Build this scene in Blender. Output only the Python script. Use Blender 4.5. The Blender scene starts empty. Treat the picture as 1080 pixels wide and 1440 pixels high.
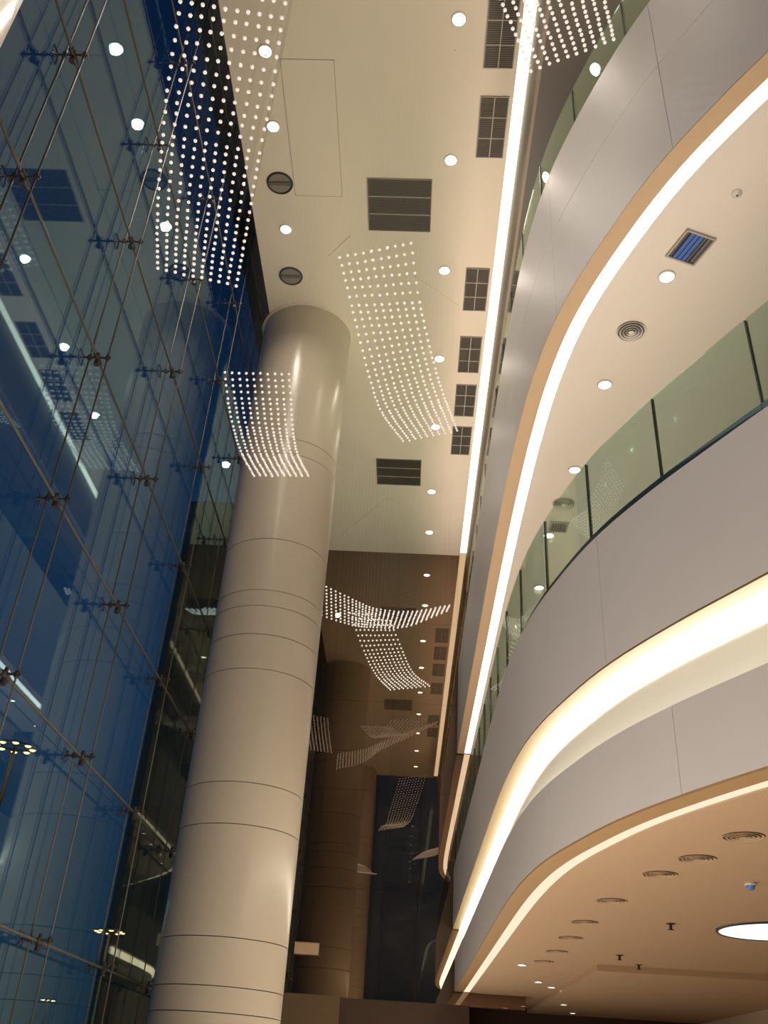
import bpy, bmesh, math, random
from mathutils import Vector, Matrix
random.seed(7)
S = bpy.context.scene
COL = S.collection
PI = math.pi
# Units are metres. z = 0 is the photographer's eye height; the ground floor lies at GZ.
GZ = -1.6
H = 14.0            # atrium ceiling
GX = -4.015         # curtain-wall glass plane
YE = 24.57          # end wall
# ------------------------------------------------------------------ camera
r_ = Vector((0.9983491, 0.011975, 0.05617547)); u_ = Vector((-0.04112437, -0.53375043, 0.8446415)); f_ = Vector((-0.04009826, 0.84555726, 0.5323768))
cam = bpy.data.cameras.new('camera'); camo = bpy.data.objects.new('camera', cam); COL.objects.link(camo)
camo.matrix_world = Matrix(((r_.x, u_.x, -f_.x, 0), (r_.y, u_.y, -f_.y, 0), (r_.z, u_.z, -f_.z, 0), (0, 0, 0, 1)))
cam.sensor_fit = 'HORIZONTAL'; cam.sensor_width = 36.0; cam.lens = 36.0 * 1289.5 / 1080.0
cam.clip_start = 0.05; cam.clip_end = 1000
S.camera = camo
# ------------------------------------------------------------------ render view
S.view_settings.view_transform = 'Standard'; S.view_settings.look = 'None'
S.view_settings.gamma = 1.0; S.view_settings.use_curve_mapping = False
S.view_settings.exposure = 0.25
S.cycles.use_denoising = True
S.cycles.max_bounces = 10; S.cycles.transparent_max_bounces = 24; S.cycles.glossy_bounces = 5
S.cycles.diffuse_bounces = 4; S.cycles.caustics_reflective = False; S.cycles.caustics_refractive = False
S.cycles.sample_clamp_indirect = 6.0
# ------------------------------------------------------------------ world: dusk sky
W = bpy.data.worlds.new('dusk_sky'); S.world = W; W.use_nodes = True
nt = W.node_tree; nt.nodes.clear()
out = nt.nodes.new('ShaderNodeOutputWorld'); bg = nt.nodes.new('ShaderNodeBackground')
tc = nt.nodes.new('ShaderNodeTexCoord'); sp = nt.nodes.new('ShaderNodeSeparateXYZ'); rp = nt.nodes.new('ShaderNodeValToRGB')
nt.links.new(tc.outputs['Generated'], sp.inputs[0]); nt.links.new(sp.outputs['Z'], rp.inputs[0])
e = rp.color_ramp.elements
e[0].position = 0.0; e[0].color = (0.013, 0.032, 0.046, 1)
e[1].position = 0.75; e[1].color = (0.0045, 0.014, 0.042, 1)
k = e.new(0.30); k.color = (0.009, 0.034, 0.080, 1)
nt.links.new(rp.outputs[0], bg.inputs[0]); bg.inputs[1].default_value = 1.0
nt.links.new(bg.outputs[0], out.inputs[0])
# ------------------------------------------------------------------ lights
WARM = (1.0, 0.80, 0.58); CREAM = (1.0, 0.87, 0.74)
def area(name, loc, direction, sx, sy, power, color):
    l = bpy.data.lights.new(name, 'AREA'); l.shape = 'RECTANGLE'; l.size = sx; l.size_y = sy; l.energy = power; l.color = color
    o = bpy.data.objects.new(name, l); COL.objects.link(o); o.location = loc
    z = -Vector(direction).normalized(); y = Vector((0, 1, 0)); x = y.cross(z).normalized(); y = z.cross(x)
    o.rotation_euler = Matrix((x, y, z)).transposed().to_euler()
    return o
SPOT_W = 60.0; SPOT_LEFT = 190.0
area('ceiling_fill_top_floor', (1.55, 16.8, 10.6), (-0.45, 0, 1), 0.2, 15, 215, CREAM)  # added unseen light behind the parapet, brightens the atrium ceiling
area('ceiling_fill_top_floor_bend', (2.4, 5.9, 10.7), (-0.5, 0.2, 1), 0.5, 3.0, 50, CREAM)  # added ceiling fill at the balcony bend, no fixture there
area('soffit_fill_middle_floor', (2.6, 14.6, 4.9), (0.1, 0, 1), 0.8, 20, 135, CREAM)  # invented source behind the middle parapet, lifts the soffit above it
area('ground_soffit_fill', (4.6, 14.5, -1.4), (0, 0, 1), 4.0, 20, 44, WARM)  # added upward fill standing in for floor bounce onto the low soffit
area('hall_fill', (-0.9, 4.0, -1.45), (0, 0, 1), 3.6, 10, 410, CREAM)  # added fill at floor level for the near hall, not a real lamp
area('hall_fill_far', (0.1, 16.5, -1.45), (0, 0, 1), 2.0, 15, 230, CREAM)  # far half of the hall gets its own added fill
# ------------------------------------------------------------------ materials
def mat(name, col, rough=0.6, metal=0.0, noise=0.0, nscale=6.0, spec=0.5, bump=0.0, bscale=80.0):
    m = bpy.data.materials.new(name); m.use_nodes = True
    n = m.node_tree; b = n.nodes['Principled BSDF']
    b.inputs['Base Color'].default_value = (*col, 1); b.inputs['Roughness'].default_value = rough
    b.inputs['Metallic'].default_value = metal; b.inputs['Specular IOR Level'].default_value = spec
    if noise > 0:
        t = n.nodes.new('ShaderNodeTexCoord'); nz = n.nodes.new('ShaderNodeTexNoise'); nz.inputs['Scale'].default_value = nscale; nz.inputs['Detail'].default_value = 3
        mx = n.nodes.new('ShaderNodeMix'); mx.data_type = 'RGBA'
        mx.inputs[6].default_value = (*[c * (1 - noise) for c in col], 1); mx.inputs[7].default_value = (*[min(1, c * (1 + noise)) for c in col], 1)
        n.links.new(t.outputs['Object'], nz.inputs['Vector']); n.links.new(nz.outputs['Fac'], mx.inputs[0]); n.links.new(mx.outputs[2], b.inputs['Base Color'])
    if bump > 0:
        t = n.nodes.new('ShaderNodeTexCoord'); nz = n.nodes.new('ShaderNodeTexNoise'); nz.inputs['Scale'].default_value = bscale
        bp = n.nodes.new('ShaderNodeBump'); bp.inputs['Strength'].default_value = bump; bp.inputs['Distance'].default_value = 0.01
        n.links.new(t.outputs['Object'], nz.inputs['Vector']); n.links.new(nz.outputs['Fac'], bp.inputs['Height']); n.links.new(bp.outputs[0], b.inputs['Normal'])
    return m
def emit(name, col, strength):
    m = bpy.data.materials.new(name); m.use_nodes = True; n = m.node_tree; n.nodes.clear()
    o = n.nodes.new('ShaderNodeOutputMaterial'); em = n.nodes.new('ShaderNodeEmission')
    em.inputs[0].default_value = (*col, 1); em.inputs[1].default_value = strength; n.links.new(em.outputs[0], o.inputs[0])
    return m
def glass(name, tint, gloss, k):
    """Clear flat glass: tinted see-through plus a Fresnel mirror layer."""
    m = bpy.data.materials.new(name); m.use_nodes = True; n = m.node_tree; n.nodes.clear()
    o = n.nodes.new('ShaderNodeOutputMaterial'); mx = n.nodes.new('ShaderNodeMixShader')
    t = n.nodes.new('ShaderNodeBsdfTransparent'); t.inputs[0].default_value = (*tint, 1)
    g = n.nodes.new('ShaderNodeBsdfGlossy'); g.inputs[0].default_value = (*gloss, 1); g.inputs['Roughness'].default_value = 0.0
    fr = n.nodes.new('ShaderNodeLayerWeight'); fr.inputs[0].default_value = 0.5
    mp = n.nodes.new('ShaderNodeMapRange'); mp.inputs['To Min'].default_value = k[0]; mp.inputs['To Max'].default_value = k[1]
    pw = n.nodes.new('ShaderNodeMath'); pw.operation = 'POWER'; pw.inputs[1].default_value = 4.0
    n.links.new(fr.outputs['Facing'], pw.inputs[0]); n.links.new(pw.outputs[0], mp.inputs['Value'])
    n.links.new(mp.outputs[0], mx.inputs[0]); n.links.new(t.outputs[0], mx.inputs[1]); n.links.new(g.outputs[0], mx.inputs[2]); n.links.new(mx.outputs[0], o.inputs[0])
    return m
def dark_mirror(name, base, gloss, fac, rough):
    m = bpy.data.materials.new(name); m.use_nodes = True; n = m.node_tree; n.nodes.clear()
    o = n.nodes.new('ShaderNodeOutputMaterial'); mx = n.nodes.new('ShaderNodeMixShader'); mx.inputs[0].default_value = fac
    d = n.nodes.new('ShaderNodeBsdfDiffuse'); d.inputs[0].default_value = (*base, 1)
    g = n.nodes.new('ShaderNodeBsdfGlossy'); g.inputs[0].default_value = (*gloss, 1); g.inputs['Roughness'].default_value = rough
    n.links.new(d.outputs[0], mx.inputs[1]); n.links.new(g.outputs[0], mx.inputs[2]); n.links.new(mx.outputs[0], o.inputs[0])
    return m
def crystal(name):
    m = bpy.data.materials.new(name); m.use_nodes = True; n = m.node_tree; b = n.nodes['Principled BSDF']
    b.inputs['Base Color'].default_value = (0.9, 0.86, 0.8, 1); b.inputs['Roughness'].default_value = 0.08
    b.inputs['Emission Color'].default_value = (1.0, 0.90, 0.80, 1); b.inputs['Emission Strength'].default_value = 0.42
    return m
M = dict(
    ceiling=mat('cream_ceiling_paint', (0.78, 0.68, 0.53), 0.75, noise=0.02, nscale=1.5, spec=0.2),
    fascia=mat('white_fascia_panel', (0.70, 0.66, 0.63), 0.45, noise=0.03, nscale=2.0),
    column=mat('cream_column_cladding', (0.57, 0.49, 0.375), 0.28, noise=0.02, nscale=1.2),
    soffit=mat('white_soffit_paint', (0.80, 0.73, 0.64), 0.7, noise=0.02, nscale=1.5, spec=0.2),
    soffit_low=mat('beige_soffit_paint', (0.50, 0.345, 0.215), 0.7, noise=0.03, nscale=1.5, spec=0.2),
    tan=mat('tan_edge_trim', (0.60, 0.42, 0.25), 0.5, noise=0.04),
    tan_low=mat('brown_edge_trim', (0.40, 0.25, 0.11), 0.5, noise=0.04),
    gold=mat('gold_lip_trim', (0.22, 0.145, 0.05), 0.45, noise=0.04),
    coveface=mat('cove_plaster', (0.78, 0.74, 0.64), 0.7),
    brown=mat('brown_bulkhead_paint', (0.085, 0.072, 0.055), 0.6, noise=0.05),
    brown_light=mat('tan_brown_bulkhead_paint', (0.22, 0.165, 0.11), 0.6, noise=0.05),
    dkbrown=mat('dark_brown_wood', (0.055, 0.026, 0.012), 0.8, noise=0.2, nscale=4),
    tanstone=mat('tan_stone', (0.14, 0.085, 0.038), 0.8, noise=0.08),
    joint=mat('dark_joint', (0.05, 0.04, 0.035), 0.7),
    steel=mat('weathered_steel', (0.085, 0.078, 0.058), 0.5, metal=0.4, noise=0.1, nscale=20),
    fitting=mat('dark_cast_fitting', (0.045, 0.035, 0.03), 0.45, metal=0.4),
    bronze=dark_mirror('bronze_mirror_glass', (0.045, 0.030, 0.020), (0.33, 0.235, 0.165), 0.62, 0.010),
    pane=glass('curtain_wall_glass', (0.80, 0.93, 0.97), (0.70, 0.90, 0.90), (0.045, 0.52)),
    railglass=glass('green_tinted_glass', (0.82, 0.91, 0.85), (0.80, 0.9, 0.85), (0.10, 0.55)),
    grille=mat('grey_grille_metal', (0.27, 0.24, 0.19), 0.5, metal=0.2),
    grilleback=mat('grille_dark_duct', (0.13, 0.115, 0.09), 0.8),
    grilleframe=mat('grille_frame_paint', (0.45, 0.40, 0.32), 0.5),
    darkmetal=mat('dark_metal', (0.03, 0.028, 0.026), 0.4, metal=0.3),
    chrome=mat('chrome_louver', (0.55, 0.58, 0.65), 0.15, metal=0.9),
    blueflare_dome=mat('blue_flare_and_dome', (0.10, 0.22, 0.62), 0.25),  # blue lens flare put into the louver colour; also used on the camera dome
    trimwhite=mat('white_trim_ring', (0.72, 0.68, 0.6), 0.4),
    teal=mat('dark_teal_channel', (0.03, 0.06, 0.065), 0.35, metal=0.3),
    floor=mat('cream_marble_floor', (0.60, 0.53, 0.44), 0.2, noise=0.06, nscale=0.6),
    paving=mat('grey_paving', (0.10, 0.10, 0.10), 0.8, noise=0.1, nscale=0.5),
    wall=mat('beige_wall_paint', (0.62, 0.50, 0.36), 0.7, noise=0.02),
    slot=mat('slot_dark_paint', (0.030, 0.035, 0.05), 0.8),
    crystal=crystal('crystal_bead_glass'),
    wire=mat('fine_nylon_wire', (0.30, 0.28, 0.25), 0.8, spec=0.0),
    mastpole=mat('galvanised_mast', (0.30, 0.20, 0.10), 0.5, metal=0.4),
    e_down=emit('downlight_lens', (1.0, 0.95, 0.86), 14.0),
    e_cove=emit('ceiling_cove_led', (1.0, 0.92, 0.70), 2.6),
    e_strip=emit('soffit_led_strip', (1.0, 0.96, 0.86), 3.2),
    e_strip_low=emit('lower_soffit_led_strip', (1.0, 0.86, 0.62), 0.85),
    e_band=emit('fascia_cove_led', (1.0, 0.93, 0.76), 9.0),
    e_round=emit('round_panel_light', (0.95, 0.95, 1.0), 1.6),
    e_sodium=emit('sodium_lamp', (1.0, 0.56, 0.16), 6.0),
)
# ------------------------------------------------------------------ mesh helpers
def obj(name, data, m=None, parent=None, smooth=False):
    o = bpy.data.objects.new(name, data); COL.objects.link(o)
    if m is not None and data is not None and len(data.materials) == 0: data.materials.append(m)
    if parent is not None: o.parent = parent
    if smooth and data is not None:
        for p in data.polygons: p.use_smooth = True
    return o
def mesh(name, v, f):
    me = bpy.data.meshes.new(name); me.from_pydata([tuple(x) for x in v], [], f); me.update(); return me
class MB:
    def __init__(s): s.v = []; s.f = []
    def add(s, v, f):
        b = len(s.v); s.v += [tuple(x) for x in v]; s.f += [tuple(i + b for i in q) for q in f]; return s
    def box(s, x0, x1, y0, y1, z0, z1):
        return s.add([(x0,y0,z0),(x1,y0,z0),(x1,y1,z0),(x0,y1,z0),(x0,y0,z1),(x1,y0,z1),(x1,y1,z1),(x0,y1,z1)],
                     [(0,3,2,1),(4,5,6,7),(0,1,5,4),(1,2,6,5),(2,3,7,6),(3,0,4,7)])
    def tube(s, a, b, r, n=8, r2=None):
        a = Vector(a); b = Vector(b); d = (b - a).normalized(); r2 = r if r2 is None else r2
        x = d.orthogonal().normalized(); y = d.cross(x)
        v = [a + (x*math.cos(2*PI*i/n) + y*math.sin(2*PI*i/n))*r for i in range(n)] + [b + (x*math.cos(2*PI*i/n) + y*math.sin(2*PI*i/n))*r2 for i in range(n)]
        return s.add(v, [(i, (i+1) % n, n+(i+1) % n, n+i) for i in range(n)] + [tuple(range(n))[::-1], tuple(range(n, 2*n))])
    def lathe(s, prof, c=(0, 0, 0), n=24, closed=False):
        m = len(prof); v = []
        for i in range(n):
            a = 2*PI*i/n
            v += [(c[0] + r*math.cos(a), c[1] + r*math.sin(a), c[2] + z) for r, z in prof]
        f = []
        for i in range(n):
            j = (i+1) % n
            for q in range(m if closed else m-1):
                p = (q+1) % m
                f.append((i*m+q, j*m+q, j*m+p, i*m+p))
        return s.add(v, f)
    def disc(s, r, z, c=(0, 0, 0), n=24, up=False):
        v = [(c[0] + r*math.cos(2*PI*i/n), c[1] + r*math.sin(2*PI*i/n), c[2] + z) for i in range(n)]
        return s.add(v, [tuple(range(n)) if up else tuple(range(n))[::-1]])
    def me(s, name): return mesh(name, s.v, s.f)
    def build(s, name, m, parent=None, smooth=False): return obj(name, s.me(name), m, parent, smooth)
def tag(o, label=None, cat=None, group=None, kind=None):
    if label: o['label'] = label
    if cat: o['category'] = cat
    if group: o['group'] = group
    if kind: o['kind'] = kind
    return o
def empty(name, loc=(0, 0, 0), rz=0.0):
    o = bpy.data.objects.new(name, None); COL.objects.link(o); o.location = loc; o.rotation_euler = (0, 0, rz); o.empty_display_size = 0.1; return o
def struct(o, label=None): return tag(o, label, kind='structure')
def copy_tree(o, parent=None):
    c = o.copy(); COL.objects.link(c); c.parent = parent
    for ch in o.children: copy_tree(ch, c)
    return c
ORD = 'first second third fourth fifth sixth seventh eighth ninth tenth eleventh twelfth'.split()
def catmull(P, step=0.2):
    P = [Vector(p) for p in P]; Q = [2*P[0]-P[1]] + P + [2*P[-1]-P[-2]]; o = []
    for i in range(1, len(Q)-2):
        a, b, c, d = Q[i-1:i+3]; n = max(2, int((c-b).length/0.05))
        for j in range(n):
            t = j/n
            o.append(0.5*((2*b) + (c-a)*t + (2*a-5*b+4*c-d)*t*t + (3*b-a-3*c+d)*t**3))
    o.append(P[-1]); return o
class Curve:
    """plan curve of a balcony edge, by arc length; offsets go into the building"""
    def __init__(s, P):
        s.p = catmull([(x, y, 0) for x, y in P]); s.s = [0]
        for a, b in zip(s.p, s.p[1:]): s.s.append(s.s[-1] + (b-a).length)
        s.L = s.s[-1]
    def at(s, d, off=0.0):
        d = min(max(d, 0), s.L); lo, hi = 0, len(s.s)-1
        while hi - lo > 1:
            m = (lo+hi)//2
            if s.s[m] <= d: lo = m
            else: hi = m
        t = (d - s.s[lo]) / max(1e-9, s.s[hi]-s.s[lo]); p = s.p[lo].lerp(s.p[hi], t)
        a = s.p[max(0, lo-3)]; b = s.p[min(len(s.p)-1, hi+3)]; T = (b-a).normalized()
        return Vector((p.x + T.y*off, p.y - T.x*off))
    def s_at_y(s, y):
        for p, d in zip(s.p, s.s):
            if p.y >= y: return d
        return s.L
    def samples(s, a, b, step=0.22):
        n = max(1, math.ceil((b-a)/step)); return [a + (b-a)*i/n for i in range(n+1)]
def sweep(cv, a, b, prof, name, m, parent, closed=True, smooth=False, step=0.22):
    """sweep a profile [(offset, z)] along the curve"""
    ss = cv.samples(a, b, step); k = len(prof); v = []; f = []
    for d in ss:
        for off, z in prof:
            q = cv.at(d, off); v.append((q.x, q.y, z))
    for i in range(len(ss)-1):
        for q in range(k if closed else k-1):
            p = (q+1) % k
            f.append((i*k+q, i*k+p, (i+1)*k+p, (i+1)*k+q))
    if closed:
        f.append(tuple(range(k))); f.append(tuple((len(ss)-1)*k + q for q in range(k))[::-1])
    me = mesh(name, v, f)
    bm = bmesh.new(); bm.from_mesh(me); bmesh.ops.recalc_face_normals(bm, faces=bm.faces); bm.to_mesh(me); bm.free()
    o = obj(name, me, m, parent)
    if smooth:
        for p in me.polygons: p.use_smooth = True
        me.set_sharp_from_angle(angle=math.radians(35))
    return o
# ================================================================== SETTING
struct(MB().box(-4.2, 8.0, -2.2, 30.0, GZ-0.2, GZ).build('floor', M['floor']))
struct(MB().box(-260, -4.2, -120, 420, GZ-0.3, GZ-0.02).build('ground', M['paving']))
struct(MB().box(-3.43, 1.25, 0.9, YE, H, H+0.35).build('ceiling', M['ceiling']))
# dark slot between the ceiling edge and the glass, roofed above
struct(MB().box(-4.25, -3.43, -2.2, YE, H+1.5, H+1.6).build('trim_1', M['slot']))
struct(MB().box(-3.45, -3.432, 0.9, YE, H+0.0, H+1.5).build('trim_2', M['slot']))
# ceiling cove along the right edge of the atrium ceiling
struct(MB().box(1.25, 1.45, 0.9, YE, H+0.10, H+0.14).build('trim_3', M['e_cove']), 'continuous cream glowing cove strip along the edge of the high ceiling')
struct(MB().box(1.45, 1.50, 0.9, YE, 12.75, H+0.35).build('trim_4', M['brown_light']))
# top-floor ceiling and walls behind the balconies
struct(MB().box(1.50, 8.0, -2.2, 28.0, 12.75, 12.95).build('trim_5', M['brown']))
struct(MB().box(8.0, 8.2, -2.2, 30.0, GZ, 13.5).build('wall_right', M['wall']))
struct(MB().box(1.25, 8.0, 28.2, 28.4, GZ, 13.5).build('wall_back', M['brown']))
# end wall: bronze mirror glass in large panels
end = struct(empty('wall_end', (0, YE, 0)), 'dark bronze mirror-glass end wall reflecting the hall')
xs = [-4.0, -2.3, -0.55, 1.2, 2.95]; zs = [1.77, 4.24, 6.71, 9.18, 11.65, H+1.5]
for i in range(4):
    for j in range(5):
        MB().box(xs[i]+0.002, xs[i+1]-0.002, 0, 0.03, zs[j]+0.002, zs[j+1]-0.002).build('mirror_panel', M['bronze'], end)
MB().box(-4.2, 2.95, 0.032, 0.2, 1.77, H+1.5).build('backing', M['joint'], end)
# header beam under the mirror wall
struct(MB().box(-1.42, 1.6, YE-0.35, YE+0.2, 0.55, 1.77).build('trim_6', M['dkbrown']))
struct(MB().box(-4.0, -1.42, YE-0.38, YE+0.2, 0.55, 1.80).build('trim_7', M['tanstone']))
struct(MB().box(-4.0, 1.6, YE+0.9, YE+1.1, GZ, 1.7).build('wall_end_lower', M['dkbrown']))
struct(MB().box(1.3, 8.0, 28.0, 28.2, GZ, 2.0).build('wall_shop_back', M['dkbrown']))
# dark return wall outside the glass, in line with the end wall
struct(MB().box(-7.35, -4.05, YE+0.03, YE+1.0, GZ, H+1.6).build('wall_outside', M['joint']))
# ------------------------------------------------------------------ column
CR = 0.95
zj = [GZ, -0.4, 0.76, 1.08, 1.70, 3.25, 3.88, 5.74, 6.36, 6.89, 7.19, 8.22, 10.10, 10.45, H]
for CX, CY, lab in ((-2.667, 15.045, 'tall round cream-clad column rising to the ceiling beside the glass wall'), (-2.667, 1.70, 'round cream column at the photo edge, close to the photographer')):
    colm = struct(empty('column', (CX, CY, 0)), lab)
    for a, b in zip(zj, zj[1:]):
        p = MB().lathe([(CR-0.03, a+0.006), (CR-0.004, a+0.006), (CR, a+0.012), (CR, b-0.012), (CR-0.004, b-0.006), (CR-0.03, b-0.006)], n=72)
        o = p.build('column_panel', M['column'], colm, smooth=True); o.data.set_sharp_from_angle(angle=math.radians(30))
    MB().lathe([(CR-0.025, GZ), (CR-0.025, H)], n=48).build('column_core', M['joint'], colm, smooth=True)
    MB().lathe([(CR+0.002, H-0.03), (CR+0.05, H-0.012), (CR+0.05, H-0.001), (CR+0.002, H-0.001)], n=64, closed=True).build('ceiling_collar', M['ceiling'], colm, smooth=True)
# ------------------------------------------------------------------ curtain wall
NX = -3.80; DY = 2.483; DZ = 1.949; Y0 = 5.497; Z0 = 8.922
cw = struct(empty('window_1', (GX, 0, 0)), 'tall point-fixed glass curtain wall with twin steel rods and spider fittings')
ycols = [Y0 + DY*i for i in range(-3, 8)]; zrows = [Z0 + DZ*j for j in range(-5, 4)]
yb = [-2.2] + ycols + [YE]; zb = [GZ] + zrows + [H+1.5]
for i in range(len(yb)-1):
    for j in range(len(zb)-1):
        MB().box(-0.008, 0.008, yb[i]+0.006, yb[i+1]-0.006, zb[j]+0.006, zb[j+1]-0.006).build('pane', M['pane'], cw)
rx = NX - GX
rod = None
for y in ycols:
    for dx in (-0.10, 0.11):
        MB().tube((rx+dx, y, GZ), (rx+dx, y, H+1.5), 0.011, 6).build('tension_rod', M['steel'], cw, smooth=True)
for z in zrows:
    MB().tube((rx, -2.2, z-0.02), (rx, YE, z-0.02), 0.016, 6).build('cross_rod', M['steel'], cw, smooth=True)
fb = MB()
fb.tube((-0.205, 0, 0), (0.15, 0, 0), 0.013, 6); fb.tube((0, 0, -0.11), (0, 0, 0.06), 0.034, 8, 0.02); fb.tube((0, -0.09, -0.02), (0, 0.09, -0.02), 0.03, 8)
fb.tube((-0.10, 0, -0.03), (-0.10, 0, 0.03), 0.026, 8); fb.tube((0.11, 0, -0.03), (0.11, 0, 0.03), 0.026, 8)
for sy in (-1, 1):
    for sz in (-1, 1): fb.tube((-0.17, 0, 0), (-0.205, 0.07*sy, 0.07*sz), 0.009, 6)
fme = fb.me('spider_fitting'); fme.materials.append(M['fitting'])
for y in ycols:
    for z in zrows:
        o = obj('spider_fitting', fme, None, cw); o.location = (rx, y, z)
# front wall of the hall, behind the photographer
fr = struct(empty('window_2', (0, -2.2, 0)), 'front glass wall of the hall')
for i in range(5):
    a = -4.2 + 2.44*i
    MB().box(a+0.03, a+2.41, -0.01, 0.01, GZ, H+1.6).build('pane', M['pane'], fr)
    MB().box(a-0.03, a+0.03, -0.06, 0.06, GZ, H+1.6).build('mullion', M['steel'], fr)
struct(MB().box(-4.25, 8.0, -2.2, 0.9, H+1.6, H+1.75).build('trim_8', M['slot']))
struct(MB().box(-3.43, 8.0, 0.86, 0.9, H, H+1.6).build('trim_9', M['slot']))
# ------------------------------------------------------------------ balconies
C1 = Curve([(7.0, 1.0), (5.6, 2.3), (4.2, 3.5), (3.25, 4.95), (2.75, 5.84), (2.44, 6.45), (2.16, 7.02), (1.88, 7.68), (1.69, 8.25), (1.53, 8.9), (1.38, 9.65), (1.28, 10.5), (1.22, 11.7), (1.20, 13.5), (1.20, 18.0), (1.20, 24.5)])
C2 = Curve([(6.4, 0.1), (5.2, 1.4), (4.2, 2.7), (3.5, 3.65), (2.85, 4.64), (2.52, 5.19), (2.2, 5.8), (1.92, 6.5), (1.62, 7.45), (1.45, 8.25), (1.345, 9.18), (1.295, 10.1), (1.265, 11.2), (1.245, 13.4), (1.245, 18.0), (1.245, 24.5)])
def panels(cv, z0, z1, parent, off=0.0, phase=0.0, length=2.44):
    a = -phase
    while a < cv.L:
        p, q = max(0, a)+0.003, min(cv.L, a+length)-0.003
        if q - p > 0.1:
            sweep(cv, p, q, [(off, z0), (off, z1), (off+0.04, z1), (off+0.04, z0)], 'fascia_panel', M['fascia'], parent, smooth=True)
        a += length
def soffit(cv, off, z, name, m, parent, s0=0.0, x1=8.0, th=0.12, yext=28.0):
    ss = cv.samples(s0, cv.L, 0.3); P = [cv.at(d, off) for d in ss]; P.append(Vector((P[-1].x, yext))); n = len(P); v = []
    for p in P: v += [(p.x, p.y, z), (max(x1, p.x+0.1), p.y, z), (p.x, p.y, z+th), (max(x1, p.x+0.1), p.y, z+th)]
    f = []
    for i in range(n-1):
        a = 4*i; b = a+4
        f += [(a, b, b+1, a+1), (a+2, a+3, b+3, b+2), (a, a+2, b+2, b)]
    return obj(name, mesh(name, v, f), m, parent)
b1 = struct(empty('balcony', (0, 0, 0)), 'lower curved white balcony front with a deep glowing cove')
SZ = 2.08            # ground-floor soffit
panels(C1, 3.45, 4.80, b1, phase=0.9)
panels(C1, SZ, 2.80, b1, off=0.06, phase=1.7)
sweep(C1, 0, C1.L, [(0.002, 3.43), (0.002, 3.455), (0.165, 3.455), (0.165, 3.43)], 'gold_lip', M['gold'], b1)
sweep(C1, 0, C1.L, [(0.18, 3.432), (0.25, 3.29), (0.262, 3.17), (0.235, 3.04), (0.18, 2.93), (0.12, 2.84), (0.08, 2.79), (0.08, 2.77), (0.3, 2.77), (0.34, 3.432)], 'cove_face', M['coveface'], b1, smooth=True)
sweep(C1, 0, C1.L, [(0.165, 3.428), (0.240, 3.24), (0.252, 3.245), (0.18, 3.43)], 'light_strip', M['e_band'], b1, smooth=True)
sweep(C1, 0, C1.L, [(0.062, SZ-0.02), (0.062, SZ-0.001), (0.27, SZ-0.001), (0.27, SZ-0.02)], 'edge_trim', M['tan_low'], b1)
sweep(C1, 0, C1.L, [(0.27, SZ-0.005), (0.42, SZ-0.005), (0.42, SZ+0.01), (0.27, SZ+0.01)], 'light_strip', M['e_strip_low'], b1)
soffit(C1, 0.42, SZ-0.02, 'soffit', M['soffit_low'], b1)
soffit(C1, 0.05, 3.80, 'floor_slab', M['floor'], b1)
sweep(C1, 0, C1.L, [(0.0, 4.80), (0.0, 4.83), (0.16, 4.83), (0.16, 4.80)], 'coping', M['fascia'], b1)
b2 = struct(empty('balcony', (0, 0, 0)), 'upper curved white balcony front edged with a thin glowing strip')
panels(C2, 7.83, 9.20, b2, phase=0.4)
panels(C2, 9.206, 10.35, b2, phase=0.4)
sweep(C2, 0, C2.L, [(0.002, 7.81), (0.002, 7.829), (0.20, 7.829), (0.20, 7.81)], 'edge_trim', M['tan'], b2)
sweep(C2, 0, C2.L, [(0.20, 7.825), (0.36, 7.825), (0.36, 7.84), (0.20, 7.84)], 'light_strip', M['e_strip'], b2)
soffit(C2, 0.36, 7.81, 'soffit', M['soffit'], b2)
soffit(C2, 0.05, 9.60, 'floor_slab', M['floor'], b2)
# dropped panel in the ground-floor soffit
struct(MB().box(3.39, 8.0, 17.8, 28.0, SZ-0.12, SZ-0.02).build('trim_10', M['soffit_low']))
# ------------------------------------------------------------------ glass balustrades
def balustrade(cv, z, h, posts, label, m):
    root = tag(empty('balustrade', (0, 0, 0)), label, 'balustrade')
    for a, b in zip(posts, posts[1:]):
        sweep(cv, a+0.012, b-0.012, [(0.06, z), (0.06, z+h), (0.075, z+h), (0.075, z)], 'glass_panel', m, root, smooth=True)
        sweep(cv, a+0.005, b-0.005, [(0.048, z), (0.048, z+0.11), (0.088, z+0.11), (0.088, z)], 'base_channel', M['teal'], root)
    for a in posts:
        sweep(cv, a-0.007, a+0.007, [(0.052, z-0.02), (0.052, z+h-0.02), (0.082, z+h-0.02), (0.082, z-0.02)], 'post', M['darkmetal'], root)
    return root
def post_list(cv, y0, step, n_before):
    s0 = cv.s_at_y(y0); a = s0 - step*n_before; o = []
    while a < cv.L - 0.05:
        if a > 0.05: o.append(a)
        a += step
    return o
balustrade(C1, 4.83, 1.06, post_list(C1, 7.0, 1.24, 5), 'green-tinted frameless glass balustrade on the lower balcony front', M['railglass'])
balustrade(C2, 10.35, 0.85, post_list(C2, 6.05, 1.22, 5), 'green-tinted glass balustrade on the upper balcony, near the ceiling', M['railglass'])
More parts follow.
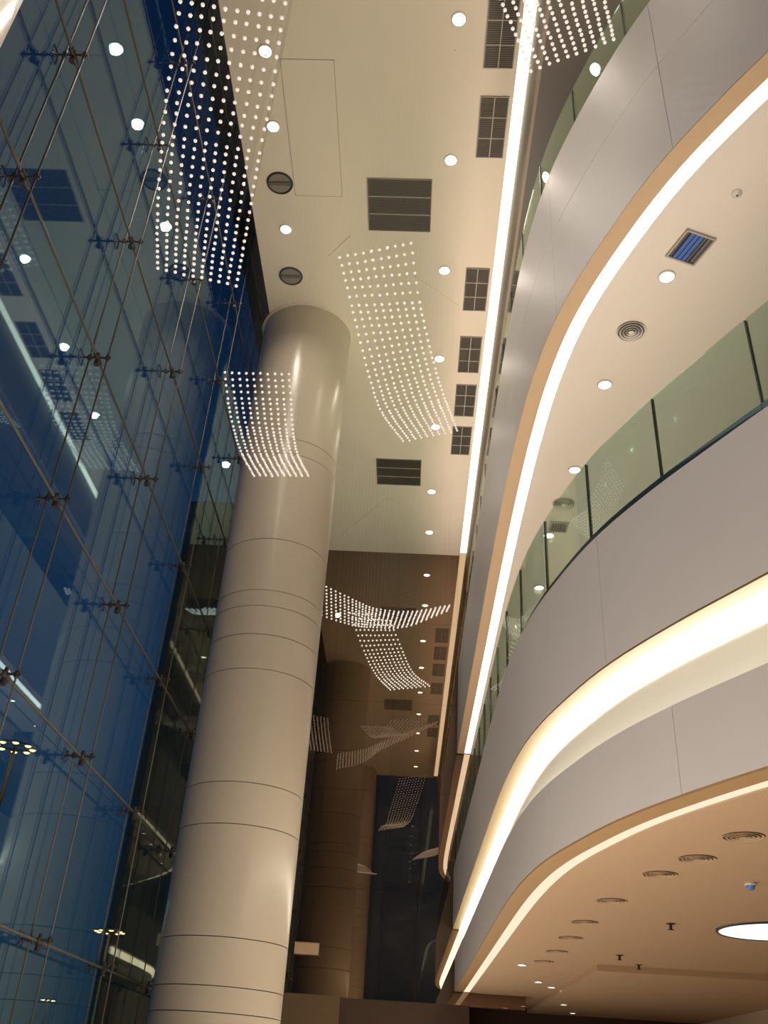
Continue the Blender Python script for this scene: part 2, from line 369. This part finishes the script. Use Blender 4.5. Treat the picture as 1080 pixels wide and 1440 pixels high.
# ================================================================== FIXTURES
def downlight_proto(r, name='downlight'):
    root = empty(name)
    MB().lathe([(r, -0.02), (r*1.25, -0.012), (r*1.28, 0.0), (r, 0.0)], n=20, closed=True).build('trim_ring', M['trimwhite'], root, smooth=True)
    MB().disc(r, -0.008, n=20).build('lens', M['e_down'], root)
    return root
def spot(loc, power, color=CREAM, size=120, blend=0.8, rad=0.07):
    l = bpy.data.lights.new('downlight_lamp', 'SPOT'); l.energy = power; l.color = color; l.spot_size = math.radians(size); l.spot_blend = blend; l.shadow_soft_size = rad
    o = bpy.data.objects.new('downlight_lamp', l); COL.objects.link(o); o.location = loc; return o
def place(proto, first, loc, label, cat, group=None, rz=0):
    o = proto if first else copy_tree(proto)
    o.location = loc; o.rotation_euler = (0, 0, rz); tag(o, label, cat, group); return o
dl = downlight_proto(0.10)
Rrow = [7.907, 10.435, 13.02, 15.65, 18.16, 21.07, 23.24, 5.31, 2.75]
for i, y in enumerate(Rrow):
    if i < 7: lab = 'round downlight in the high ceiling, %s of the cove-side row from photo top' % ORD[i]
    else: lab = 'round downlight in the high ceiling, %s' % ('just above the photo top edge' if i == 7 else 'closest to the front glass wall')
    place(dl, i == 0, (0.275, y, H), lab, 'downlight', 'downlights in the high ceiling'); spot((0.275, y, H-0.06), SPOT_W)
for i, (x, y, lab) in enumerate([(-2.80, 8.49, 'bright downlight by the glass wall, nearest the photo top, behind chandelier beads'), (-2.83, 9.85, 'bright round downlight by the glass wall, just above the upper round speaker'), (-2.84, 12.09, 'bright round downlight between the two round ceiling speakers'), (-2.75, 20.1, 'round downlight hidden behind the column, seen mirrored in the glass'), (-2.8, 5.6, 'round downlight by the glass wall above the entrance')]):
    place(dl, False, (x, y, H), lab, 'downlight', 'downlights in the high ceiling'); spot((x, y, H-0.06), SPOT_LEFT, CREAM, 150)
dlm = downlight_proto(0.078)
mid = [(2.619, 7.253), (2.288, 9.111), (2.218, 11.024), (2.10, 12.9), (2.184, 14.73), (2.152, 16.636), (2.154, 18.471), (2.132, 20.238), (2.123, 22.083), (2.12, 24.0)]
for i, (x, y) in enumerate(mid):
    place(dlm, i == 0, (x, y, 7.81), 'bright downlight under the upper balcony, %s counting from the square diffuser painted with blue flare' % ORD[i], 'downlight', 'downlights under the upper balcony')
    spot((x, y, 7.75), 40, WARM, 140)
low = [(2.163, 18.428, SZ-0.02), (2.805, 21.111, SZ-0.02), (3.2, 22.0, SZ-0.02), (3.87, 24.7, SZ-0.12), (4.45, 27.0, SZ-0.12)]
dls = downlight_proto(0.075)
for i, (x, y, z) in enumerate(low):
    place(dls, i == 0, (x, y, z), 'small bright downlight in the beige ground-floor soffit, %s of the slanting row' % ORD[i], 'downlight', 'downlights in the slanting row under the lower balcony')
# --- square ceiling vents
def vent_proto(w, d, nx, ny, n):
    root = empty('ceiling_vent'); t = 0.018
    MB().box(-w/2, w/2, -d/2, d/2, -0.004, -0.002).build('duct_backing', M['grilleback'], root)
    f = MB(); f.box(-w/2, w/2, -d/2, -d/2+t, -0.02, -0.001); f.box(-w/2, w/2, d/2-t, d/2, -0.02, -0.001); f.box(-w/2, -w/2+t, -d/2+t, d/2-t, -0.02, -0.001); f.box(w/2-t, w/2, -d/2+t, d/2-t, -0.02, -0.001)
    f.build('frame', M['grille'], root)
    for i in range(1, nx): MB().box(-w/2+w*i/nx-0.008, -w/2+w*i/nx+0.008, -d/2+t, d/2-t, -0.022, -0.005).build('cross_bar', M['grilleframe'], root)
    for i in range(1, ny): MB().box(-w/2+t, w/2-t, -d/2+d*i/ny-0.008, -d/2+d*i/ny+0.008, -0.022, -0.005).build('cross_bar', M['grilleframe'], root)
    s = MB()
    for i in range(n):
        y = -d/2 + d*(i+0.5)/n; s.add([(-w/2+t, y-0.008, -0.018), (w/2-t, y-0.008, -0.018), (w/2-t, y+0.010, -0.005), (-w/2+t, y+0.010, -0.005)], [(0, 1, 2, 3)])
    tag(s.build('slats', M['grille'], root), kind='stuff'); return root
vb = vent_proto(1.19, 1.20, 1, 3, 40)
place(vb, True, (-0.633, 11.45, H), 'large square grey air grille beside the middle bead chandelier', 'vent', 'air grilles in the high ceiling')
place(vb, False, (-0.633, 20.20, H), 'large square grey air grille near the dark end wall', 'vent', 'air grilles in the high ceiling')
vn = vent_proto(0.48, 1.18, 2, 3, 34)
for i, y in enumerate([8.10, 9.77, 13.52, 15.49, 17.10, 18.69]):
    place(vn, i == 0, (0.945, y, H), 'narrow grey air grille beside the glowing ceiling cove, %s counting from the photo top' % ORD[i], 'vent', 'narrow air grilles along the ceiling cove')
# --- round ceiling speakers
spk = empty('ceiling_speaker')
MB().lathe([(0.20, -0.004), (0.215, -0.03), (0.24, -0.022), (0.245, 0.0), (0.20, 0.0)], n=32, closed=True).build('rim', M['darkmetal'], spk, smooth=True)
MB().lathe([(0.0, -0.002), (0.10, -0.004), (0.205, -0.012)], n=32).build('cone', M['grille'], spk, smooth=True)
MB().box(-0.19, 0.19, -0.035, 0.035, -0.03, -0.012).build('bar', M['grilleback'], spk)
place(spk, True, (-2.84, 11.02, H), 'round dark ceiling speaker nearer the photo top, beside the glass wall', 'speaker', 'round speakers in the high ceiling')
place(spk, False, (-2.86, 13.30, H), 'round dark ceiling speaker just above the top of the column', 'speaker', 'round speakers in the high ceiling')
# --- access hatch
hat = tag(empty('access_hatch', (-2.14, 9.95, H)), 'large flush rectangular access hatch in the cream ceiling beside the downlights', 'hatch')
MB().box(-0.43, 0.43, -1.33, 1.33, -0.006, -0.001).build('leaf', M['ceiling'], hat)
hf = MB()
for a in ((-0.445, -0.433, -1.345, 1.345), (0.433, 0.445, -1.345, 1.345), (-0.445, 0.445, -1.345, -1.333), (-0.445, 0.445, 1.333, 1.345)): hf.box(*a, -0.004, -0.0005)
hf.build('frame', M['grilleframe'], hat)
# --- thin raised strips on the ceiling
for (a, b, lab) in [((-2.035, 12.737), (-1.586, 12.216), 'short slanting ceiling strip at the corner of the middle bead chandelier'), ((-0.324, 13.196), (0.615, 13.992), 'thin slanting ceiling strip beside the middle bead chandelier'), ((0.241, 8.40), (0.469, 9.32), 'thin slanting ceiling strip by the topmost downlight'), ((-2.425, 23.746), (-0.946, 21.482), 'thin slanting ceiling strip near the dark end wall'), ((-0.946, 21.482), (-0.036, 22.157), 'short slanting ceiling strip below the far square grille')]:
    va = Vector((*a, 0)); vb_ = Vector((*b, 0)); L = (vb_-va).length; ang = math.atan2(vb_.y-va.y, vb_.x-va.x)
    t = MB(); t.box(0, L, -0.012, 0.012, -0.012, -0.0005); t.box(0, 0.03, -0.016, 0.016, -0.016, -0.0005); t.box(L-0.03, L, -0.016, 0.016, -0.016, -0.0005)
    o = t.build('ceiling_strip', M['ceiling']); o.location = (*a, H); o.rotation_euler = (0, 0, ang); tag(o, lab, 'track')
# --- round diffusers
def diffuser_proto(R, name='round_diffuser', m='trimwhite', thin=False):
    d = 0.45 if thin else 1.0
    root = empty(name); n = 32
    for i, k_ in enumerate((1.0, 0.78, 0.56, 0.34)):
        MB().lathe([(R*k_*0.86, -0.004*d), (R*k_, -0.03*d), (R*k_*1.02, -0.022*d), (R*k_*0.90, -0.001)], n=n, closed=True).build('ring', M[m], root, smooth=True)
    MB().disc(R*0.98, -0.002, n=n).build('duct_backing', M['grilleback'], root); MB().disc(R*0.2, -0.028*d, n=n).build('centre_plate', M[m], root)
    return root
dp = diffuser_proto(0.17)
place(dp, True, (2.414, 8.129, 7.81), 'round white air diffuser between two downlights under the upper balcony', 'diffuser', 'round diffusers under the upper balcony')
place(dp, False, (2.20, 11.95, 7.81), 'round white air diffuser just above the small square box under the upper balcony', 'diffuser', 'round diffusers under the upper balcony')
dq = diffuser_proto(0.18, m='soffit_low', thin=True)
for i, (x, y) in enumerate([(2.945, 8.38), (2.803, 9.326), (2.642, 10.133), (2.463, 11.765), (2.428, 13.423), (2.473, 14.905), (2.50, 16.45), (2.479, 17.833)]):
    place(dq, i == 0, (x, y, SZ-0.02), 'round air diffuser in the beige ground-floor soffit, %s from the photo edge' % ORD[i], 'diffuser', 'round diffusers in the ground-floor soffit')
# --- square chrome diffusers under the upper balcony
def square_diffuser(loc, rz, w, d, label, blue):
    root = tag(empty('square_diffuser', loc, rz), label, 'diffuser')
    f = MB(); t = 0.02
    f.box(-w/2, w/2, -d/2, -d/2+t, -0.03, -0.001); f.box(-w/2, w/2, d/2-t, d/2, -0.03, -0.001); f.box(-w/2, -w/2+t, -d/2+t, d/2-t, -0.03, -0.001); f.box(w/2-t, w/2, -d/2+t, d/2-t, -0.03, -0.001)
    f.build('frame', M['grilleframe'], root)
    MB().box(-w/2+t, w/2-t, -d/2+t, d/2-t, -0.004, -0.002).build('duct_backing', M['grilleback'], root)
    n = 6
    for i in range(n):
        x = -w/2 + t + (w-2*t)*(i+0.5)/n; q = (w-2*t)/n*0.46
        MB().add([(x-q, -d/2+t, -0.026), (x+q, -d/2+t, -0.010), (x+q, d/2-t, -0.010), (x-q, d/2-t, -0.026), (x-q, -d/2+t, -0.023), (x+q, -d/2+t, -0.007), (x+q, d/2-t, -0.007), (x-q, d/2-t, -0.023)], [(0, 3, 2, 1), (4, 5, 6, 7), (0, 1, 5, 4), (1, 2, 6, 5), (2, 3, 7, 6), (3, 0, 4, 7)]).build('louver', M['blueflare_dome'] if blue and 1 <= i <= 3 else M['chrome'], root)  # blue louvers paint in flare on the chrome
    return root
square_diffuser((2.765, 6.825, 7.81), 0.35, 0.36, 0.40, 'square louvered diffuser with blue flare painted on its louvers under the upper balcony', True)
square_diffuser((2.22, 12.62, 7.81), 0.0, 0.30, 0.30, 'small square grey louvered box at the tip of the lower glass balustrade', False)
sm = tag(empty('smoke_detector', (3.036, 6.124, 7.81)), 'tiny round white smoke detector in the upper balcony soffit', 'detector')
MB().lathe([(0.0, -0.035), (0.03, -0.035), (0.04, -0.012), (0.055, -0.01), (0.055, 0)], n=20).build('body', M['trimwhite'], sm, smooth=True); MB().disc(0.012, -0.037, n=12).build('sensor', M['darkmetal'], sm)
# --- ground-floor soffit: big round light, sprinklers, camera dome
bl = tag(empty('round_panel_light', (4.90, 13.22, SZ-0.02)), 'large round white ceiling light in the ground-floor soffit, cut by the photo edge', 'light')
MB().lathe([(0.72, -0.005), (0.73, -0.025), (0.75, -0.025), (0.76, 0)], n=48).build('rim', M['darkmetal'], bl, smooth=True)
MB().disc(0.73, -0.015, n=48).build('lens', M['e_round'], bl)
def sprinkler(x, y, z, label):
    root = tag(empty('sprinkler', (x, y, z)), label, 'sprinkler', 'sprinklers in the ground-floor soffit')
    MB().lathe([(0.0, -0.012), (0.055, -0.008), (0.06, 0)], n=16).build('plate', M['darkmetal'], root, smooth=True)
    MB().tube((0, 0, -0.07), (0, 0, -0.005), 0.018, 8, 0.022).build('head', M['darkmetal'], root); MB().tube((0, 0, -0.076), (0, 0, -0.07), 0.04, 10).build('deflector', M['darkmetal'], root)
sprinkler(3.50, 13.13, SZ-0.02, 'dark sprinkler head in the soffit beside the large round light')
sprinkler(3.505, 16.43, SZ-0.02, 'dark sprinkler head just ahead of the soffit step')
sprinkler(4.05, 17.5, SZ-0.02, 'dark sprinkler head right at the soffit step')
sprinkler(3.053, 27.5, SZ-0.02, 'dark sprinkler head at the far end of the soffit')
cd = tag(empty('dome_camera', (3.625, 10.30, SZ-0.02)), 'small dark blue-grey dome camera in the ground-floor soffit', 'camera')
MB().lathe([(0.05, 0), (0.06, -0.02), (0.05, -0.03)], n=20).build('base_ring', M['trimwhite'], cd, smooth=True); MB().lathe([(0.048, -0.025), (0.042, -0.055), (0.025, -0.072), (0.0, -0.078)], n=20).build('dome', M['blueflare_dome'], cd, smooth=True)
# ================================================================== BEAD CHANDELIERS
def bead_mesh(r, m):
    bm = bmesh.new(); bmesh.ops.create_icosphere(bm, subdivisions=1, radius=r); me = bpy.data.meshes.new('crystal_bead'); bm.to_mesh(me); bm.free(); me.materials.append(m); return me
def chandelier(keys, rows, ncol, r, label, singles, ztop=H):
    """a waving sheet of crystal beads: keys = (left edge, right edge) points, rows per span; each bead hangs on its own wire"""
    L = [Vector(k_[0]) for k_ in keys]; R_ = [Vector(k_[1]) for k_ in keys]
    def cr(P, i, t):
        a = P[i-1] if i > 0 else 2*P[0]-P[1]; b = P[i]; c = P[i+1]; d = P[i+2] if i+2 < len(P) else 2*P[-1]-P[-2]
        return 0.5*((2*b) + (c-a)*t + (2*a-5*b+4*c-d)*t*t + (3*b-a-3*c+d)*t**3)
    pts = []
    for i, n in enumerate(rows):
        last = i == len(rows)-1
        for j in range(n + (1 if last else 0)):
            t = j/n; a = cr(L, i, t); b = cr(R_, i, t)
            for c in range(ncol): pts.append(a.lerp(b, c/(ncol-1)) + Vector((random.uniform(-.004, .004), random.uniform(-.004, .004), random.uniform(-.006, .006))))
    ctr = sum(pts, Vector())/len(pts)
    root = tag(empty('bead_chandelier', (ctr.x, ctr.y, ztop)), label, 'chandelier', 'crystal bead chandeliers under the high ceiling')
    o0 = Vector((ctr.x, ctr.y, ztop)); bmsh = bead_mesh(r, M['crystal'])
    pts_l = [p - o0 for p in pts]
    if singles:
        for p in pts_l[:300]:
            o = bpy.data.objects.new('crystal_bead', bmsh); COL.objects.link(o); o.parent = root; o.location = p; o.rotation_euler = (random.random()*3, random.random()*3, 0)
        rest = pts_l[300:]
    else: rest = pts_l
    if rest:
        v0 = [v.co.copy() for v in bmsh.vertices]; f0 = [tuple(p.vertices) for p in bmsh.polygons]; q = MB()
        for p in rest: q.add([v + p for v in v0], f0)
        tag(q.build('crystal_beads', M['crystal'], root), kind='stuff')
    q = MB()
    for p in pts_l: q.tube(p, (p.x, p.y, -0.022), 0.00025, 3)
    tag(q.build('hanging_wires', M['wire'], root), kind='stuff')
    return root
chandelier([((-2.29, 4.23, 8.51), (-1.35, 4.33, 8.43)), ((-2.42, 4.64, 8.42), (-1.47, 4.73, 8.34)), ((-2.70, 5.43, 8.45), (-1.67, 5.54, 8.36)), ((-2.92, 6.11, 8.49), (-1.88, 6.22, 8.38)), ((-3.15, 7.02, 8.33), (-2.12, 7.12, 8.25)), ((-3.27, 7.71, 8.17), (-2.32, 7.83, 8.05))],
           [4, 6, 5, 9, 9], 10, 0.022, 'largest crystal bead chandelier, a long sheet against the glass wall at the photo top', True)
chandelier([((-1.23, 8.57, 9.40), (-0.28, 8.48, 9.61)), ((-1.10, 9.43, 9.36), (-0.14, 9.41, 9.46)), ((-0.87, 10.73, 9.18), (0.10, 10.63, 9.42)), ((-0.71, 11.97, 9.48), (0.32, 11.86, 9.74)), ((-0.38, 13.68, 10.18), (0.61, 13.59, 10.40))],
           [6, 10, 8, 12], 10, 0.022, 'long curving crystal bead chandelier against the cream ceiling beside the column', True)
chandelier([((-3.07, 10.67, 9.11), (-2.10, 10.70, 9.15)), ((-3.06, 11.04, 8.91), (-2.08, 11.06, 8.95)), ((-3.04, 11.59, 8.79), (-2.09, 11.63, 8.80)), ((-3.02, 12.39, 8.83), (-2.09, 12.41, 8.87)), ((-2.97, 13.33, 9.04), (-2.01, 13.34, 9.09))],
           [4, 6, 8, 11], 10, 0.023, 'crystal bead chandelier hanging in front of the cream column', True)
chandelier([((0.30, 4.43, 9.13), (1.23, 4.34, 9.35)), ((0.51, 4.87, 9.21), (1.51, 4.79, 9.42)), ((0.74, 5.32, 9.27), (1.68, 5.21, 9.50)), ((0.98, 5.79, 9.29), (1.85, 5.62, 9.62))],
           [7, 7, 7], 10, 0.022, 'crystal bead chandelier across the ceiling cove, cut off by the photo top edge', True)
chandelier([((-2.49, 18.18, 9.63), (-2.46, 18.57, 9.01)), ((-1.59, 18.97, 9.57), (-1.56, 19.30, 9.05)), ((-0.95, 19.66, 9.65), (-1.01, 19.89, 9.28)), ((-0.10, 20.16, 9.87), (-0.23, 20.35, 9.55)), ((0.80, 20.35, 10.18), (0.73, 20.44, 10.05))],
           [9, 8, 8, 8], 10, 0.026, 'crystal bead chandelier curling like a wing before the dark end wall', False)
chandelier([((-1.64, 20.43, 9.88), (-0.70, 20.48, 9.88)), ((-1.28, 21.30, 9.28), (-0.35, 21.28, 9.38)), ((-0.96, 22.20, 9.00), (-0.05, 22.16, 9.13)), ((-0.62, 23.35, 9.08), (0.42, 23.31, 9.22))],
           [7, 8, 9], 10, 0.026, 'crystal bead chandelier trailing below the wing-shaped one before the end wall', False)
chandelier([((-3.72, 20.9, 10.05), (-2.72, 20.7, 9.97)), ((-3.66, 20.3, 9.62), (-2.66, 20.2, 9.56)), ((-3.62, 19.5, 9.35), (-2.62, 19.4, 9.30))],
           [9, 10], 10, 0.026, 'crystal bead chandelier hidden behind the column, seen mirrored in the dark end wall', False)
wb = tag(empty('wall_box', (-2.33, YE, 2.785)), 'small tan box fixed to the dark end wall beside the column', 'box')
MB().box(-0.29, 0.29, -0.20, -0.04, -0.125, 0.125).build('body', M['tan'], wb); MB().box(-0.2, 0.2, -0.04, -0.002, -0.05, 0.05).build('bracket', M['darkmetal'], wb)
MB().box(-0.30, 0.30, -0.21, -0.03, 0.125, 0.14).build('lid', M['tan_low'], wb)
# ================================================================== OUTSIDE: high-mast street lamps
def mast(x, y, ztop, label, R=1.15, k=1.0):
    root = tag(empty('high_mast_lamp', (x, y, GZ)), label, 'street lamp', 'high-mast lamps outside the glass wall'); h = ztop - GZ
    R *= k
    MB().tube((0, 0, 0), (0, 0, h), 0.22*k, 10, 0.10*k).build('pole', M['mastpole'], root, smooth=True)
    MB().lathe([(R*0.82, h-0.1*k), (R*0.9, h-0.14*k), (R*0.98, h-0.1*k), (R*0.9, h-0.02*k)], n=32, closed=True).build('crown_ring', M['mastpole'], root, smooth=True)
    for i in range(3):
        a = 2*PI*i/3; MB().tube((0, 0, h-0.05*k), (R*0.9*math.cos(a), R*0.9*math.sin(a), h-0.1*k), 0.03*k, 6).build('arm', M['mastpole'], root)
    for i in range(8):
        a = 2*PI*(i+0.5)/8; c = (R*math.cos(a), R*math.sin(a), h-0.15*k)
        lm = MB().lathe([(0.0, 0.10*k), (0.16*k, 0.08*k), (0.24*k, -0.04*k), (0.22*k, -0.06*k)], c=c, n=14).build('lamp_head', M['mastpole'], root, smooth=True)
        MB().lathe([(0.0, -0.14*k), (0.12*k, -0.12*k), (0.22*k, -0.05*k)], c=c, n=14).build('lens', M['e_sodium'], lm, smooth=True)
mast(-26.7, 60.52, 18.33, 'tall street lamp with a ring of orange lamps, nearest of the three outside the glass')
mast(-6.47, 21.97, 2.655, 'ring of small orange lamps outside the glass, low beside the column', k=0.25)
mast(-65.99, 193.45, 10.86, 'small farthest ring of orange street lamps low outside the glass')
